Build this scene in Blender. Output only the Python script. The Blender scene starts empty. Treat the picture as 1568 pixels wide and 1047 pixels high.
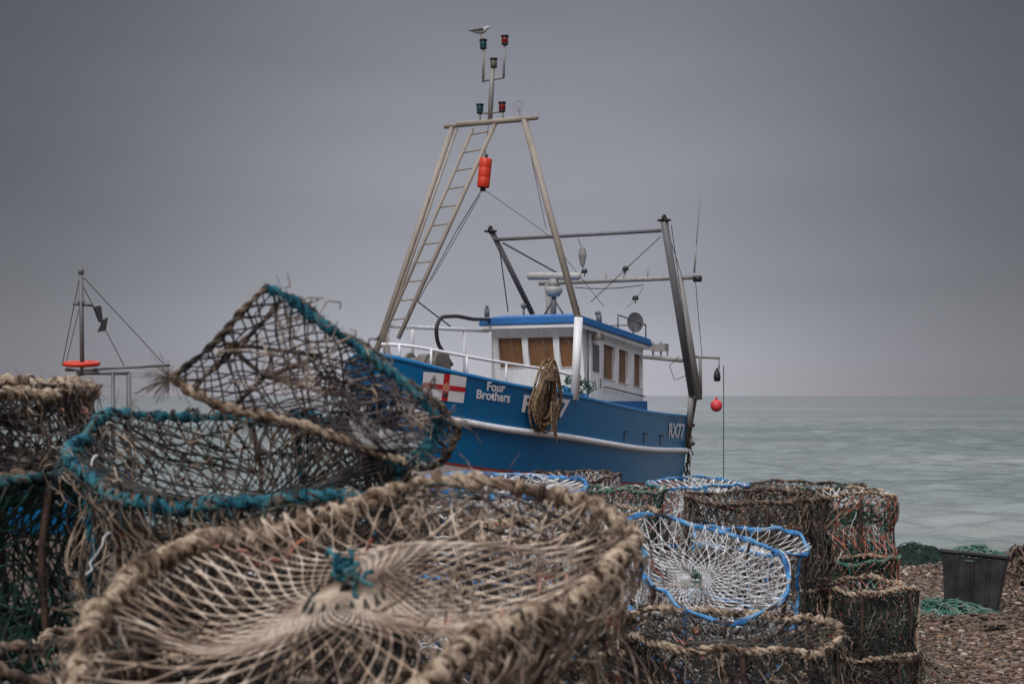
import bpy, math, random
import numpy as np
random.seed(7); rng=np.random.default_rng(7)
sc=bpy.context.scene
F=50/36*1568; TH=math.atan(81.5/F); CAMZ=1.7
CAM=np.array([0,0,CAMZ])
cT,sT=math.cos(TH),math.sin(TH)
def ray(px,py):
    x=(px-784)/F; z=-(py-523.5)/F
    return np.array([x,cT-z*sT,sT+z*cT])
def at(px,py,D):
    r=ray(px,py); return CAM+r/r[1]*D
def lin(r,g,b):
    f=lambda c:(c/255/12.92 if c/255<=.04045 else ((c/255+.055)/1.055)**2.4)
    return (f(r),f(g),f(b),1)
# ---------------- materials
def pm(name,stops,scale=8,rough=.85,bump=.3,bscale=None,spec=.4,detail=5,lo=.36,hi=.66):
    m=bpy.data.materials.new(name); m.use_nodes=True
    nt=m.node_tree; N=nt.nodes; L=nt.links
    bs=N['Principled BSDF']; bs.inputs['Roughness'].default_value=rough
    bs.inputs['Specular IOR Level'].default_value=spec
    tc=N.new('ShaderNodeTexCoord')
    nz=N.new('ShaderNodeTexNoise'); nz.inputs['Scale'].default_value=scale; nz.inputs['Detail'].default_value=detail; nz.inputs['Roughness'].default_value=.6
    L.new(tc.outputs['Object'],nz.inputs['Vector'])
    cr=N.new('ShaderNodeValToRGB'); L.new(nz.outputs['Fac'],cr.inputs['Fac'])
    e=cr.color_ramp.elements
    e[0].position=lo; e[0].color=stops[0]; e[1].position=hi; e[1].color=stops[-1]
    for i,c in enumerate(stops[1:-1]):
        q=e.new(lo+(hi-lo)*(i+1)/(len(stops)-1)); q.color=c
    L.new(cr.outputs['Color'],bs.inputs['Base Color'])
    if bump>0:
        n2=N.new('ShaderNodeTexNoise'); n2.inputs['Scale'].default_value=bscale or scale*6; n2.inputs['Detail'].default_value=4
        L.new(tc.outputs['Object'],n2.inputs['Vector'])
        b=N.new('ShaderNodeBump'); b.inputs['Strength'].default_value=bump; b.inputs['Distance'].default_value=.01
        L.new(n2.outputs['Fac'],b.inputs['Height']); L.new(b.outputs['Normal'],bs.inputs['Normal'])
    return m
M={}
l=lin
M['pale']=pm('net_pale',[l(84,68,58),l(160,138,118),l(212,194,174),l(138,116,100)],7)
M['tan']=pm('net_tan',[l(66,54,47),l(135,116,98),l(194,176,156),l(105,90,78)],10)
M['brown']=pm('net_brown',[l(30,27,27),l(72,60,55),l(130,112,98),l(46,70,66),l(130,76,60)],11)
M['dark']=pm('net_dark',[l(15,15,17),l(36,33,34),l(80,70,64),l(24,46,44),l(138,124,112)],11)
M['purple']=pm('net_purple',[l(26,22,26),l(56,48,52),l(104,92,90),l(170,158,152)],8)
M['green']=pm('net_green',[l(8,34,30),l(20,70,58),l(60,98,84),l(46,44,40),l(40,96,80)],8)
M['dgreen']=pm('net_dark_green',[l(8,20,18),l(18,56,48),l(50,48,44),l(20,66,56),l(98,92,84)],9)
M['white']=pm('net_white',[l(140,136,132),l(210,208,206),l(230,230,232),l(180,176,172)],9)
M['orange']=pm('net_orange',[l(90,60,50),l(190,92,66),l(180,165,150),l(205,112,84),l(120,110,100)],12)
M['mix']=pm('net_mixed',[l(50,44,42),l(165,84,62),l(160,155,146),l(50,92,80),l(80,112,134)],14)
M['r_tan']=pm('rope_tan',[l(76,60,50),l(142,120,98),l(200,180,156),l(126,104,86)],22,.9,.7,180)
M['r_dark']=pm('rope_dark',[l(28,24,23),l(68,56,48),l(128,108,92),l(58,48,43)],16,.9,.6,160)
M['r_teal']=pm('rope_teal',[l(16,46,56),l(26,90,108),l(64,128,138),l(108,98,88)],18,.9,.7,160)
M['r_tealdark']=pm('rope_teal_dark',[l(34,42,44),l(34,78,84),l(70,118,120),l(100,90,80)],14,.9,.6,160)
M['r_blue']=pm('rope_blue',[l(30,84,138),l(60,130,185),l(95,155,200),l(150,158,160)],14,.8,.5,160)
M['r_green']=pm('rope_green',[l(26,62,54),l(60,110,96),l(120,136,120),l(70,84,76)],14,.85,.5,160)
M['rust']=pm('rusty_steel',[l(40,32,28),l(82,62,52),l(60,48,42)],20,.85,.4)
# ---------------- geometry
def empty(name,loc,parent=None):
    o=bpy.data.objects.new(name,None); o.location=loc; sc.collection.objects.link(o)
    o['loc']=[float(x) for x in loc]; o.empty_display_size=.1
    return o
def nrm(a): 
    a=np.asarray(a,float); l_=np.linalg.norm(a,axis=-1,keepdims=True); return a/np.maximum(l_,1e-9)
def frames(P,closed=False):
    T=(np.roll(P,-1,0)-np.roll(P,1,0)) if closed else np.gradient(P,axis=0)
    T=nrm(T); A=np.zeros_like(P)
    a=np.cross(T[0],[0,0,1.0]); 
    if np.linalg.norm(a)<.1: a=np.cross(T[0],[1.0,0,0])
    a/=np.linalg.norm(a)
    for i in range(len(P)):
        a=a-T[i]*np.dot(a,T[i]); a/=max(1e-9,np.linalg.norm(a)); A[i]=a
    return T,A,np.cross(T,A)
class G:
    def __init__(s): s.V=[];s.Q=[];s.n=0
    def add(s,V,Q):
        V=np.asarray(V,float); Q=np.asarray(Q,int)
        s.V.append(V); s.Q.append(Q+s.n); s.n+=len(V); return s
    def tube(s,P,r,k=6,closed=False,cap=False,good=False):
        P=np.asarray(P,float); N=len(P); r=np.broadcast_to(np.asarray(r,float),(N,))
        if good: T,A,B=frames(P,closed)
        else:
            T=(np.roll(P,-1,0)-np.roll(P,1,0)) if closed else np.gradient(P,axis=0)
            T=nrm(T)
            if closed: ref=np.linalg.svd(P-P.mean(0),full_matrices=False)[2][2]
            else:
                m=np.abs(P[-1]-P[0]); ref=np.zeros(3); ref[int(np.argmin(m))]=1
            A=nrm(np.cross(T,ref)+1e-7); B=np.cross(T,A)
        g=np.arange(k)*2*math.pi/k
        V=P[:,None]+r[:,None,None]*(A[:,None]*np.cos(g)[None,:,None]+B[:,None]*np.sin(g)[None,:,None])
        if cap:
            V=np.concatenate([np.repeat(P[:1,None],k,1)+(V[:1]-P[:1,None])*.02,V,np.repeat(P[-1:,None],k,1)+(V[-1:]-P[-1:,None])*.02]); N+=2
        i=np.arange(N if closed else N-1)[:,None]; j=np.arange(k)[None]
        a=i*k+j; b=i*k+(j+1)%k; c=((i+1)%N)*k+(j+1)%k; d=((i+1)%N)*k+j
        return s.add(V.reshape(-1,3),np.stack([a,b,c,d],-1).reshape(-1,4))
    def box8(s,c):
        return s.add(c,[[0,1,2,3],[7,6,5,4],[0,4,5,1],[1,5,6,2],[2,6,7,3],[3,7,4,0]])
    def box(s,c,sx,sy,sz,yaw=0,ax=None,taper=1):
        c=np.asarray(c,float)
        X,Y,Z=ax if ax is not None else (np.array([math.cos(yaw),math.sin(yaw),0]),np.array([-math.sin(yaw),math.cos(yaw),0]),np.array([0,0,1.]))
        P=[]
        for z,t in ((-1,1),(1,taper)):
            for a,b in ((-1,-1),(1,-1),(1,1),(-1,1)):
                P.append(c+X*a*sx/2*t+Y*b*sy/2*t+Z*z*sz/2)
        return s.box8(P)
    def grid(s,P):
        P=np.asarray(P,float); n,m=P.shape[:2]
        i=np.arange(n-1)[:,None]; j=np.arange(m-1)[None]
        a=i*m+j
        return s.add(P.reshape(-1,3),np.stack([a,a+1,a+m+1,a+m],-1).reshape(-1,4))
    def sphere(s,c,r,n=12,m=8,sc3=(1,1,1)):
        th=np.linspace(0,math.pi,m+1)[:,None]; ph=np.linspace(0,2*math.pi,n+1)[None]
        P=np.stack([np.sin(th)*np.cos(ph)*sc3[0],np.sin(th)*np.sin(ph)*sc3[1],np.cos(th)*sc3[2]+0*ph],-1)*r+np.asarray(c)
        return s.grid(P)
    def rope(s,P,rc=.009,rs=.01,pitch=.07,ns=2,closed=False,k=6,jit=.16):
        P=np.asarray(P,float)
        if closed: P=np.vstack([P,P[:1]])
        d=np.r_[0,np.cumsum(np.linalg.norm(np.diff(P,axis=0),axis=1))]
        n=max(8,int(d[-1]/pitch*9)); q=np.linspace(0,d[-1],n)
        Pn=np.stack([np.interp(q,d,P[:,i]) for i in range(3)],-1)
        T,A,B=frames(Pn)
        ph0=rng.random()*6
        wob=1+jit*np.sin(q*37+ph0)+jit*np.sin(q*83+2*ph0)+jit*.8*np.sin(q*141+3*ph0)
        Pn=Pn+A*(.45*rs*np.sin(q*23+ph0))[:,None]+B*(.45*rs*np.sin(q*31+2*ph0))[:,None]
        for i in range(ns):
            ph=q/pitch*2*math.pi+i*2*math.pi/ns+ .9*np.sin(q*9+ph0)+.4*np.sin(q*29)
            R=A*np.cos(ph)[:,None]+B*np.sin(ph)[:,None]
            s.tube(Pn+R*rc*wob[:,None],rs*wob,k=k)
        return s
    def build(s,name,mat,parent=None,smooth=True,bevel=0):
        V=np.vstack(s.V); Q=np.vstack(s.Q)
        loc=np.array(parent['loc']) if parent is not None else np.zeros(3)
        me=bpy.data.meshes.new(name)
        me.vertices.add(len(V)); me.vertices.foreach_set('co',(V-loc).astype(np.float32).ravel())
        me.loops.add(len(Q)*4); me.loops.foreach_set('vertex_index',Q.astype(np.int32).ravel())
        me.polygons.add(len(Q)); me.polygons.foreach_set('loop_start',np.arange(0,len(Q)*4,4,dtype=np.int32))
        me.update(calc_edges=True); me.validate()
        me.polygons.foreach_set('use_smooth',np.full(len(me.polygons),smooth))
        me.materials.append(M[mat] if isinstance(mat,str) else mat)
        o=bpy.data.objects.new(name,me); sc.collection.objects.link(o)
        if parent is not None: o.parent=parent
        if bevel:
            b=o.modifiers.new('bevel','BEVEL'); b.width=bevel; b.segments=2; b.limit_method='ANGLE'
        return o
def rot(tx,ty,yaw):
    a,b,c=math.radians(tx),math.radians(ty),math.radians(yaw)
    X=np.array([[1,0,0],[0,math.cos(a),-math.sin(a)],[0,math.sin(a),math.cos(a)]])
    Y=np.array([[math.cos(b),0,math.sin(b)],[0,1,0],[-math.sin(b),0,math.cos(b)]])
    Z=np.array([[math.cos(c),-math.sin(c),0],[math.sin(c),math.cos(c),0],[0,0,1]])
    return X@Y@Z
# ---------------- lobster pots
def pot(C,R,H,tx=0,ty=0,yaw=0,top='tan',side='dark',rope='r_tan',n=34,m=10,mh=6,sr=.0019,sq=2.4,funnel=.04,rc=.006,rs=.007,pitch=.055,accent='orange',name='lobster_pot',inner='dark',rope2=None,blank=False,shape=None,r0=.035,lac=60,loose=12,fray=0,wob=1.0,plug=None,drape=None,arcs=4,shag=0):
    root=empty(name,C); RM=rot(tx,ty,yaw); C=np.asarray(C); sd=rng.random(8)*6.28
    if shape is not None:
        nn=RM[:,2]; L2=[]
        for q in shape:
            r=ray(*q); s=np.dot(C-CAM,nn)/np.dot(r,nn); p=(CAM+r*s-C)@RM; L2.append((math.atan2(p[1],p[0])%(2*math.pi),math.hypot(p[0],p[1])))
        L2.sort(); L2=np.array(L2); aa=np.linspace(0,2*math.pi,360,endpoint=False)
        tab=np.interp(aa,L2[:,0],L2[:,1],period=2*math.pi); kf=np.hanning(19); kf/=kf.sum()
        tab=np.convolve(np.r_[tab[-9:],tab,tab[:9]],kf,'valid'); R=float(tab.mean())
    def outl(ph):
        if shape is not None: return np.interp(np.mod(ph,2*math.pi),aa,tab,period=2*math.pi)
        return R*(np.abs(np.cos(ph))**sq+np.abs(np.sin(ph))**sq)**(-1/sq)*(1+.03*np.sin(2*ph+sd[0])+.02*np.sin(5*ph+sd[1]))
    def disp(p):
        f=14
        return wob*.010*np.stack([np.sin(p[:,1]*f+sd[2])+np.sin(p[:,2]*21+sd[3]),np.sin(p[:,0]*f+sd[4])+np.sin(p[:,2]*17+sd[5]),np.sin(p[:,0]*11+sd[6])+np.sin(p[:,1]*f*1.3+sd[7])],-1)
    def w(x,y,z,d=1.0):
        d=np.asarray(d,float)
        if d.ndim: d=d[:,None]
        p=np.stack([x,y,z],-1); p=p+d*disp(p)
        return p@RM.T+C
    ph=np.linspace(0,2*math.pi,90,endpoint=False)
    for zz,nm in ((0,'top_rim_rope'),(-H,'base_rim_rope')):
        g=G(); r=outl(ph)
        P=w(r*np.cos(ph),r*np.sin(ph),zz+.008*np.sin(3*ph+sd[2])+.005*np.sin(11*ph),.6)
        g.rope(P,rc,rs,pitch*(1+.15*rng.random()),2,closed=True)
        if zz==0:
            topP=P
            if fray:
                for i in range(int(fray/10)):
                    j=rng.integers(90); q=P[j]; t_=nrm(P[(j+1)%90]-P[j-1]+rng.normal(0,.01,3)); e1=nrm(np.cross(t_,[0,0,1.])); e2=np.cross(t_,e1); th=np.linspace(0,6.283,10,endpoint=False)
                    for k in range(2):
                        g.tube(q+t_*.006*k+(rc+rs)*(1.0+.1*rng.random())*(np.cos(th)[:,None]*e1+np.sin(th)[:,None]*e2),.0028,4,closed=True)
                for i in range(fray):
                    j=rng.integers(90); q=P[j]+(P[(j+1)%90]-P[j])*rng.random()+rng.normal(0,rc,3); d=rng.normal(0,.014,3)
                    g.tube([q,q+d*.6+[0,0,.002],q+d*1.3-[0,0,.007]],.0007,3,good=True)
        g.build(nm,(rope if zz==0 or rope2 is None else rope2),root)
    g=G(); g.tube(topP,.006,6,closed=True)
    for i in range(6):
        a=i*math.pi/3+sd[0]; r=outl(np.array([a]))[0]; zz=np.linspace(0,-H,8)
        P=w(r*np.cos(a)+0*zz,r*np.sin(a)+0*zz,zz,.5)
        g.tube(P,.006+.003*(i%2),6,cap=True)
    for i in range(5):
        y=(i-2)/2.6*R*.85; x=np.linspace(-1,1,6)*math.sqrt(max(.02,R*R-y*y))*.9
        g.tube(w(x,0*x+y,0*x-H+.004,.3),.009,6,cap=True)
    g.build('frame','rust',root)
    g=G()
    for i in range(3):
        a=i*2.1+sd[1]; r=outl(np.array([a]))[0]; zz=np.linspace(0,-H,10)
        g.rope(w(r*np.cos(a)+.006*np.sin(zz*60),r*np.sin(a)+0*zz,zz,.5),rc*.6,rs*.7,.05,2)
    g.build('strut_rope',rope,root)
    kk=math.log(R/r0)
    def fam(gx,n,m,zf,sub=3,rr=sr):
        s=np.linspace(0,1,m*sub+1)
        rad=np.where(np.arange(len(s))%sub==0,1.6,.85)*rr
        for sg in (1,-1):
            for i in range(n):
                p=2*math.pi*i/n+sg*math.pi*m*s/n
                fr=np.exp(-kk*s**.85); r=outl(p)*fr
                z=zf(fr,s)
                gx.tube(w(r*np.cos(p),r*np.sin(p),z,1.3*(1-fr**3)),rad*(.8+.45*rng.random())*np.clip(.5+.7*fr,0,1),4)
    g=G(); fam(g,n,m,lambda fr,s:-funnel*(1-fr)-.035*np.sin(math.pi*np.clip(1-fr,0,1)))
    g.tube(w(r0*np.cos(ph),r0*np.sin(ph),0*ph-funnel,.5),.004,6,closed=True)
    g.build('top_net',top,root)
    if plug:
        g=G()
        for i in range(14):
            t=np.linspace(0,1,8); d=np.cumsum(rng.normal(0,.006,(8,3)),0); g.tube(C+RM[:,2]*(-funnel+.006)+d,.0035,5,good=True)
        g.build('centre_knot',plug,root)
    if not blank:
        g=G(); s=np.linspace(0,1,19)
        for sg in (1,-1):
            for i in range(16):
                p=2*math.pi*i/16+sg*math.pi*6*s/16+1; r=.05+.35*R*s
                g.tube(w(r*np.cos(p),r*np.sin(p),-funnel-.01-(H*.7)*s),sr,4)
        fam(g,int(n*.5),5,lambda fr,s:-H+.01+0*fr)
        g.build('throat_net',inner,root)
    def sidenet(nm,mat,ns,mh,off,dd):
        g=G(); s=np.linspace(0,1,mh*3+1); rad=np.where(np.arange(len(s))%3==0,1.6,.85)*sr
        for sg in (1,-1):
            for i in range(ns):
                p=2*math.pi*i/ns+sg*math.pi*mh*s/ns
                r=outl(p)*(1+off-.05*np.sin(math.pi*s))
                g.tube(w(r*np.cos(p),r*np.sin(p),-H*s,dd*np.sin(math.pi*s)),rad*(.8+.4*rng.random()),4)
        g.build(nm,mat,root)
    sidenet('side_net',side,int(n*1.3),mh,0,1.6)
    if drape: sidenet('outer_net',drape,int(n*.8),max(3,int(mh*.7)),.035,3.0)
    g=G()
    for i in range(loose):
        a=rng.random()*6.28; q=rng.random()
        L=.05+.10*rng.random(); t=np.linspace(0,1,9)
        r=outl(np.array([a]))[0]*(1.01)
        zz=-H*q*.9
        x=r*math.cos(a)+np.cumsum(rng.normal(0,.008,9)); y=r*math.sin(a)+np.cumsum(rng.normal(0,.008,9)); z=zz-L*t*rng.choice([-.2,1,1])+np.cumsum(rng.normal(0,.006,9))
        g.tube(w(x,y,z),sr*1.2,4)
    for i in range(arcs):
        a=rng.random()*6.28; a2=a+.15+.4*rng.random(); t=np.linspace(0,1,14)
        r1=outl(np.array([a]))[0]*(.4+.6*rng.random()); p=a+(a2-a)*t
        g.tube(w(r1*np.cos(p),r1*np.sin(p),-.03*np.sin(t*3.1)-.012*rng.random()+.006*np.sin(t*17)),sr*1.3,4)
    g.build('loose_twine',accent,root)
    if shag:
        g=G()
        for i in range(shag):  # stray strings hanging from rim and caught in the mesh
            a=rng.random()*6.28; r=outl(np.array([a]))[0]*(1.0 if i%3 else .3+.7*rng.random()); k=12
            st=rng.normal(0,.009,(k,3)); st[:,2]-=.012*(i%3>0)
            P=np.array([r*math.cos(a),r*math.sin(a),.0])+np.cumsum(st,0)
            g.tube(w(P[:,0],P[:,1],P[:,2],1),.0009+.0008*rng.random(),4)
        g.build('stray_strings','tan',root)
    g=G()
    for i in range(lac):
        a=rng.random()*6.28; p=a+np.linspace(0,.3+.8*rng.random(),12); q=rng.random()
        r=outl(p)*(.99-.06*rng.random())
        z=-H*(q+.3*(rng.random()-.5)*np.linspace(-1,1,12)+.03*np.sin(np.linspace(0,9,12)+a)); z=np.clip(z,-H,0)
        g.tube(w(r*np.cos(p),r*np.sin(p),z,1.8),sr*(.9+.9*rng.random()),4)
    g.build('lacing_twine',inner,root)
    return root
def stack(C,R,H,cnt,sides,ropes,tops=None,n=26,dx=0,dy=0,jit=.03,**kw):
    C=np.array(C,float)
    for i in range(cnt):
        c=C+np.array([dx*i+rng.normal(0,jit)*(i>0),dy*i+rng.normal(0,jit)*(i>0),-(H+.02)*i])
        k2=dict(kw)
        if i>0: k2['tx']=rng.normal(0,2); k2['ty']=rng.normal(0,2); k2['blank']=True
        pot(c,R*(1+.04*rng.normal()*(i>0)),H,yaw=k2.pop('yaw',rng.random()*90),top=(tops or sides)[i%len(tops or sides)],side=sides[i%len(sides)],rope=ropes[i%len(ropes)],n=n,**k2)

# foreground pot
fc=at(530,892,2.0)
pot(fc,.45,.34,tx=13,top='pale',side='brown',rope='r_tan',n=54,m=27,mh=10,sr=.0017,funnel=-.012,rc=.0068,rs=.0072,pitch=.06,r0=.012,loose=14,lac=120,fray=1300,wob=1.5,plug='r_teal',inner='dark',drape='tan',accent='orange',arcs=6,shag=150,
  shape=[(105,1035),(130,965),(180,908),(240,862),(300,826),(380,798),(480,778),(560,762),(640,752),(770,753),(880,762),(940,785),(954,815),(925,860),(860,905),(790,945),(700,1000),(620,1060),(480,1130),(300,1130),(150,1090)])
stack(fc+np.array([.04,.04,-.44]),.41,.36,2,['dark','dark'],['r_dark','r_tan'],tops=['dark'],n=44,mh=8,accent='tan',inner='dark',lac=120)
# teal-rimmed pot behind on left
c2=at(378,700,3.0)
pot(c2,.34,.30,tx=14,ty=0,yaw=0,top='dark',side='brown',rope='r_teal',n=50,m=20,mh=9,sr=.0022,funnel=.09,rc=.006,rs=.0065,pitch=.058,accent='white',rope2='r_tan',inner='dark',loose=8,arcs=2,fray=700,wob=1.5,drape='tan',lac=110,shag=80,
  shape=[(122,700),(135,668),(200,637),(300,624),(400,632),(500,656),(590,690),(630,720),(618,740),(560,753),(480,761),(380,766),(260,761),(165,736)])
stack(c2+np.array([-.04,.03,-.36]),.36,.36,2,['brown','dark'],['r_tan','r_dark'],n=36,mh=8,accent='white',inner='green',drape='tan')
# left edge stack
c3=at(-62,600,3.45)
pot(c3,.31,.19,tx=3,ty=-2,yaw=10,top='dark',side='dark',rope='r_tan',n=50,mh=6,sr=.0022,rc=.0075,rs=.008,pitch=.065,accent='orange',rope2='r_dark',inner='purple',lac=150,fray=500,drape='brown',shag=60)
stack(c3+np.array([-.02,0,-.21]),.33,.38,4,['dgreen','green','dgreen'],['r_tealdark','r_tan','r_tealdark'],n=46,mh=10,sr=.0024,accent='green',inner='green',lac=130,drape='dgreen')
stack(at(150,1010,2.45)+np.array([-.12,0,0]),.20,.3,2,['dark','dgreen'],['r_dark'],n=30,mh=7,accent='green')
# blue rimmed pots
pot(at(1064,866,5.4),.315,.30,tx=25,top='white',side='white',rope='r_blue',n=38,m=13,mh=6,sr=.0017,funnel=.05,rc=.003,rs=.007,pitch=.3,accent='green',inner='white',r0=.02,lac=50,loose=5,plug='r_green',shag=50,
  shape=[(956,797),(1000,787),(1060,800),(1130,822),(1180,848),(1208,878),(1195,915),(1150,944),(1100,955),(1056,942),(1020,905),(985,850)])
pot(at(1150,826,6.4),.265,.33,tx=8,ty=4,yaw=50,top='white',side='brown',rope='r_blue',n=30,m=9,mh=6,sr=.0018,sq=2.1,rc=.003,rs=.0075,pitch=.3,accent='green',inner='white',lac=40)
stack(at(1140,828,6.4)+np.array([0,0,-.36]),.3,.36,2,['dark','green'],['r_tan'],n=26)
stack(at(1120,965,4.8),.345,.36,3,['dark','brown'],['r_tan','r_tan'],tops=['dark','brown'],n=40,mh=10,sr=.0020,tx=2,rc=.006,rs=.007,pitch=.056,accent='orange',inner='dark',lac=140,fray=350,loose=16,drape='dark',shag=70)
stack(at(1080,872,5.45)+np.array([.1,.1,-.42]),.3,.3,2,['dark','green'],['r_tan'],n=26)
# right stacks
stack(at(1157,762,7.3),.345,.40,3,['dark','dgreen','brown'],['r_dark','r_tan'],tops=['brown','dark'],n=42,mh=10,sr=.0024,tx=1,accent='orange',lac=170,drape='brown',shag=50)
stack(at(1287,754,8.6),.30,.36,4,['mix','green','brown','dgreen'],['r_tan','r_green','r_tan'],tops=['white','green'],n=38,mh=9,sr=.0026,dx=.03,accent='white',inner='green',lac=150,drape='orange')
stack(at(1322,897,7.4),.255,.33,2,['dgreen','brown'],['r_tan','r_dark'],tops=['mix','dark'],n=34,mh=9,sr=.0024,accent='green',inner='dark',rc=.007,rs=.008,dx=.02,lac=140,drape='dark',shag=40)
stack(at(1232,744,10.2),.395,.40,3,['dark','dgreen'],['r_dark'],tops=['brown'],n=34,sr=.0028,tx=1,lac=100)
stack(at(1068,740,9.8),.345,.38,3,['mix','green'],['r_blue','r_tan'],tops=['white'],n=32,sr=.0028,tx=1.5,inner='white',rs=.006)
stack(at(955,750,8.8),.24,.36,3,['green','mix'],['r_green'],tops=['mix'],n=26,sr=.0026,inner='white')
stack(at(880,728,10.6),.33,.38,3,['white','dark'],['r_dark'],tops=['tan'],n=28,sr=.003,tx=2)
stack(at(925,785,7.3),.26,.36,3,['green','dark'],['r_tan'],tops=['white'],n=28,sr=.0024,inner='brown')
stack(at(770,742,6.1),.355,.36,3,['tan','tan'],['r_blue'],tops=['white'],n=34,mh=8,sr=.0022,tx=4,rc=.003,rs=.009,pitch=.3,accent='r_blue',inner='white',lac=90)
stack(at(828,812,4.4),.24,.34,3,['tan','dark'],['r_tan'],tops=['tan'],n=36,mh=8,sr=.0022,inner='white',tx=3)

# ---- upended D-shaped pot
def coons(L0,T0,R0,B0,n=40):
    def rs(P,t):
        P=np.asarray(P); d=np.r_[0,np.cumsum(np.linalg.norm(np.diff(P,axis=0),axis=1))]; d/=d[-1]
        return np.stack([np.interp(t,d,P[:,i]) for i in range(3)],-1)
    def f(s,t):
        s=np.asarray(s,float);t=np.asarray(t,float)
        lb=rs(B0,s); lt=rs(T0,s); ll=rs(L0,t); lr=rs(R0,t)
        P00,P10,P01,P11=rs(B0,[0.]),rs(B0,[1.]),rs(T0,[0.]),rs(T0,[1.])
        s=s[:,None];t=t[:,None]
        return (1-t)*lb+t*lt+(1-s)*ll+s*lr-((1-s)*(1-t)*P00+s*(1-t)*P10+(1-s)*t*P01+s*t*P11)
    return f
up=empty('upended_lobster_pot',at(470,580,2.75))
def Dd(px): return 2.72+ (px-470)*.0004
def mkface(off,dep):
    g=lambda pts:[at(x+off[0],y+off[1],Dd(x)+dep) for x,y in pts]
    Lf=g([(264,580),(330,522),(372,478),(408,438)])
    Tp=g([(408,438),(440,453),(480,490),(535,520),(590,566),(640,605),(674,642)])
    Bt=g([(264,580),(300,606),(380,632),(480,652),(560,690),(622,704)])
    Rt=g([(622,704),(650,690),(674,642)])
    return Lf,Tp,Bt,Rt
A=mkface((0,0),0); Bf=mkface((30,14),.30)
def netpatch(g,f,n,sr=.002,amp=.012,slope=.6):
    sd=rng.random(3)*6
    for sg in (1,-1):
        for i in range(-n,2*n+1):
            t=np.linspace(0,1,41); s=(i+.15*rng.normal())/n+sg*t*slope
            k=(s>=0)&(s<=1)
            if k.sum()<4: continue
            ss,tt=s[k],t[k]
            P=f(ss,tt); env=np.clip(np.sin(math.pi*ss)*np.sin(math.pi*tt),0,1)[:,None]**.5
            P=P+amp*env*np.stack([np.sin(tt*14+ss*8+sd[0]),np.sin(ss*12+sd[1])*2,np.sin(ss*15+tt*7+sd[2])],-1)
            g.tube(P,sr*(.8+.5*rng.random()),4)
g=G(); fA=coons(A[0],A[1],A[3],A[2]); netpatch(g,fA,13,.0018); g.build('front_net','purple',up)
g=G(); fB=coons(Bf[0],Bf[1],Bf[3],Bf[2]); netpatch(g,fB,10,.0018); g.build('rear_net','purple',up)
g=G()
for Pa,Pb in ((A[1],Bf[1]),(A[2],Bf[2]),(A[0],Bf[0]),(A[3],Bf[3])):
    Pa,Pb=np.array(Pa),np.array(Pb)
    f=coons([Pa[0],Pb[0]],Pb,[Pa[-1],Pb[-1]],Pa); netpatch(g,f,9 if len(Pa)>4 else 5,.0018,.008,.35)
for i in range(60):
    a=fA([.5+.4*rng.random()],[.2+.5*rng.random()])[0]+np.array([0,.15*rng.random(),0]); P=a+np.cumsum(rng.normal(0,.013,(14,3)),0); g.tube(P,.0018,4,good=True)
g.build('side_net','purple',up)
def smooth(P,n=60):
    P=np.asarray(P); d=np.r_[0,np.cumsum(np.linalg.norm(np.diff(P,axis=0),axis=1))]; q=np.linspace(0,d[-1],n)
    Q=np.stack([np.interp(q,d,P[:,i]) for i in range(3)],-1)
    for _ in range(3): Q[1:-1]=(Q[:-2]+2*Q[1:-1]+Q[2:])/4
    return Q
g=G(); g.rope(smooth(A[1]),.0052,.0058,.045); g.rope(smooth(A[3]),.005,.0055,.045)
for P in (A[1],A[3]):
    S=smooth(P,80)
    for i in range(340): q=S[rng.integers(80)]; d=rng.normal(0,.012,3); g.tube([q,q+d*.6,q+d*1.2-[0,0,.005]],.0006,3,good=True)
g.build('rim_rope','r_teal',up)
g=G(); g.rope(smooth(Bf[1]),.004,.0045,.04); g.rope(smooth(A[0]),.0035,.0045,.05); g.rope(smooth(Bf[0]),.003,.004,.05); g.rope(smooth(Bf[3]),.004,.0045,.05); g.build('frame_rope','r_dark',up)
g=G(); g.rope(smooth(A[2]),.0045,.0055,.05); g.rope(smooth(Bf[2]),.004,.005,.05)
g.build('base_rope','r_tan',up)
g=G()
for s in (0,.33,.66,1):
    g.tube([fA([s],[1.])[0],fB([s],[1.])[0]],.005,6,cap=True); g.tube([fA([s],[0.])[0],fB([s],[0.])[0]],.005,6,cap=True)
g.tube([at(345,525,2.85),at(405,577,2.9),at(492,545,2.85)],.006,6,cap=True,good=True)
g.tube([at(405,577,2.9),at(362,618,2.95)],.005,6,cap=True)
g.tube([at(345,525,2.85),at(492,545,2.85)],.004,6,cap=True)
g.build('inner_frame','r_dark',up)
g=G()
for i in range(11):
    a=fA([.60],[.30])[0]; e=fA([1.],[i/10])[0] if i<7 else fA([.86+.02*i-.14],[0.])[0]
    g.tube([a+np.array([0,.1,.02*i/8]),(a+e)/2+np.array([0,.02,-.01]),e],.0035,5,good=True)
g.build('entrance_slats','white',up)
g=G()
for i in range(12):
    a=at(400,577,2.9); e=fB([.05+.07*i],[1.])[0]
    g.tube([a,(a+e)/2+np.array([0,0,-.02]),e],.0018,4,good=True)
for i in range(30):
    a=fA([rng.random()],[rng.random()])[0]; P=a+np.cumsum(rng.normal(0,.018,(12,3)),0); g.tube(P,.0014,4,good=True)
g.build('entrance_twine','tan',up)
g=G()
for i in range(110):
    a=at(262,580,2.71); d=rng.normal(0,1,3)*[.026,.02,.022]+[-.018,0,-.004]
    g.tube([a,a+d*.5+[0,0,.004],a+d],.0007,3,good=True)
g.build('frayed_rope_end','brown',up)

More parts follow.
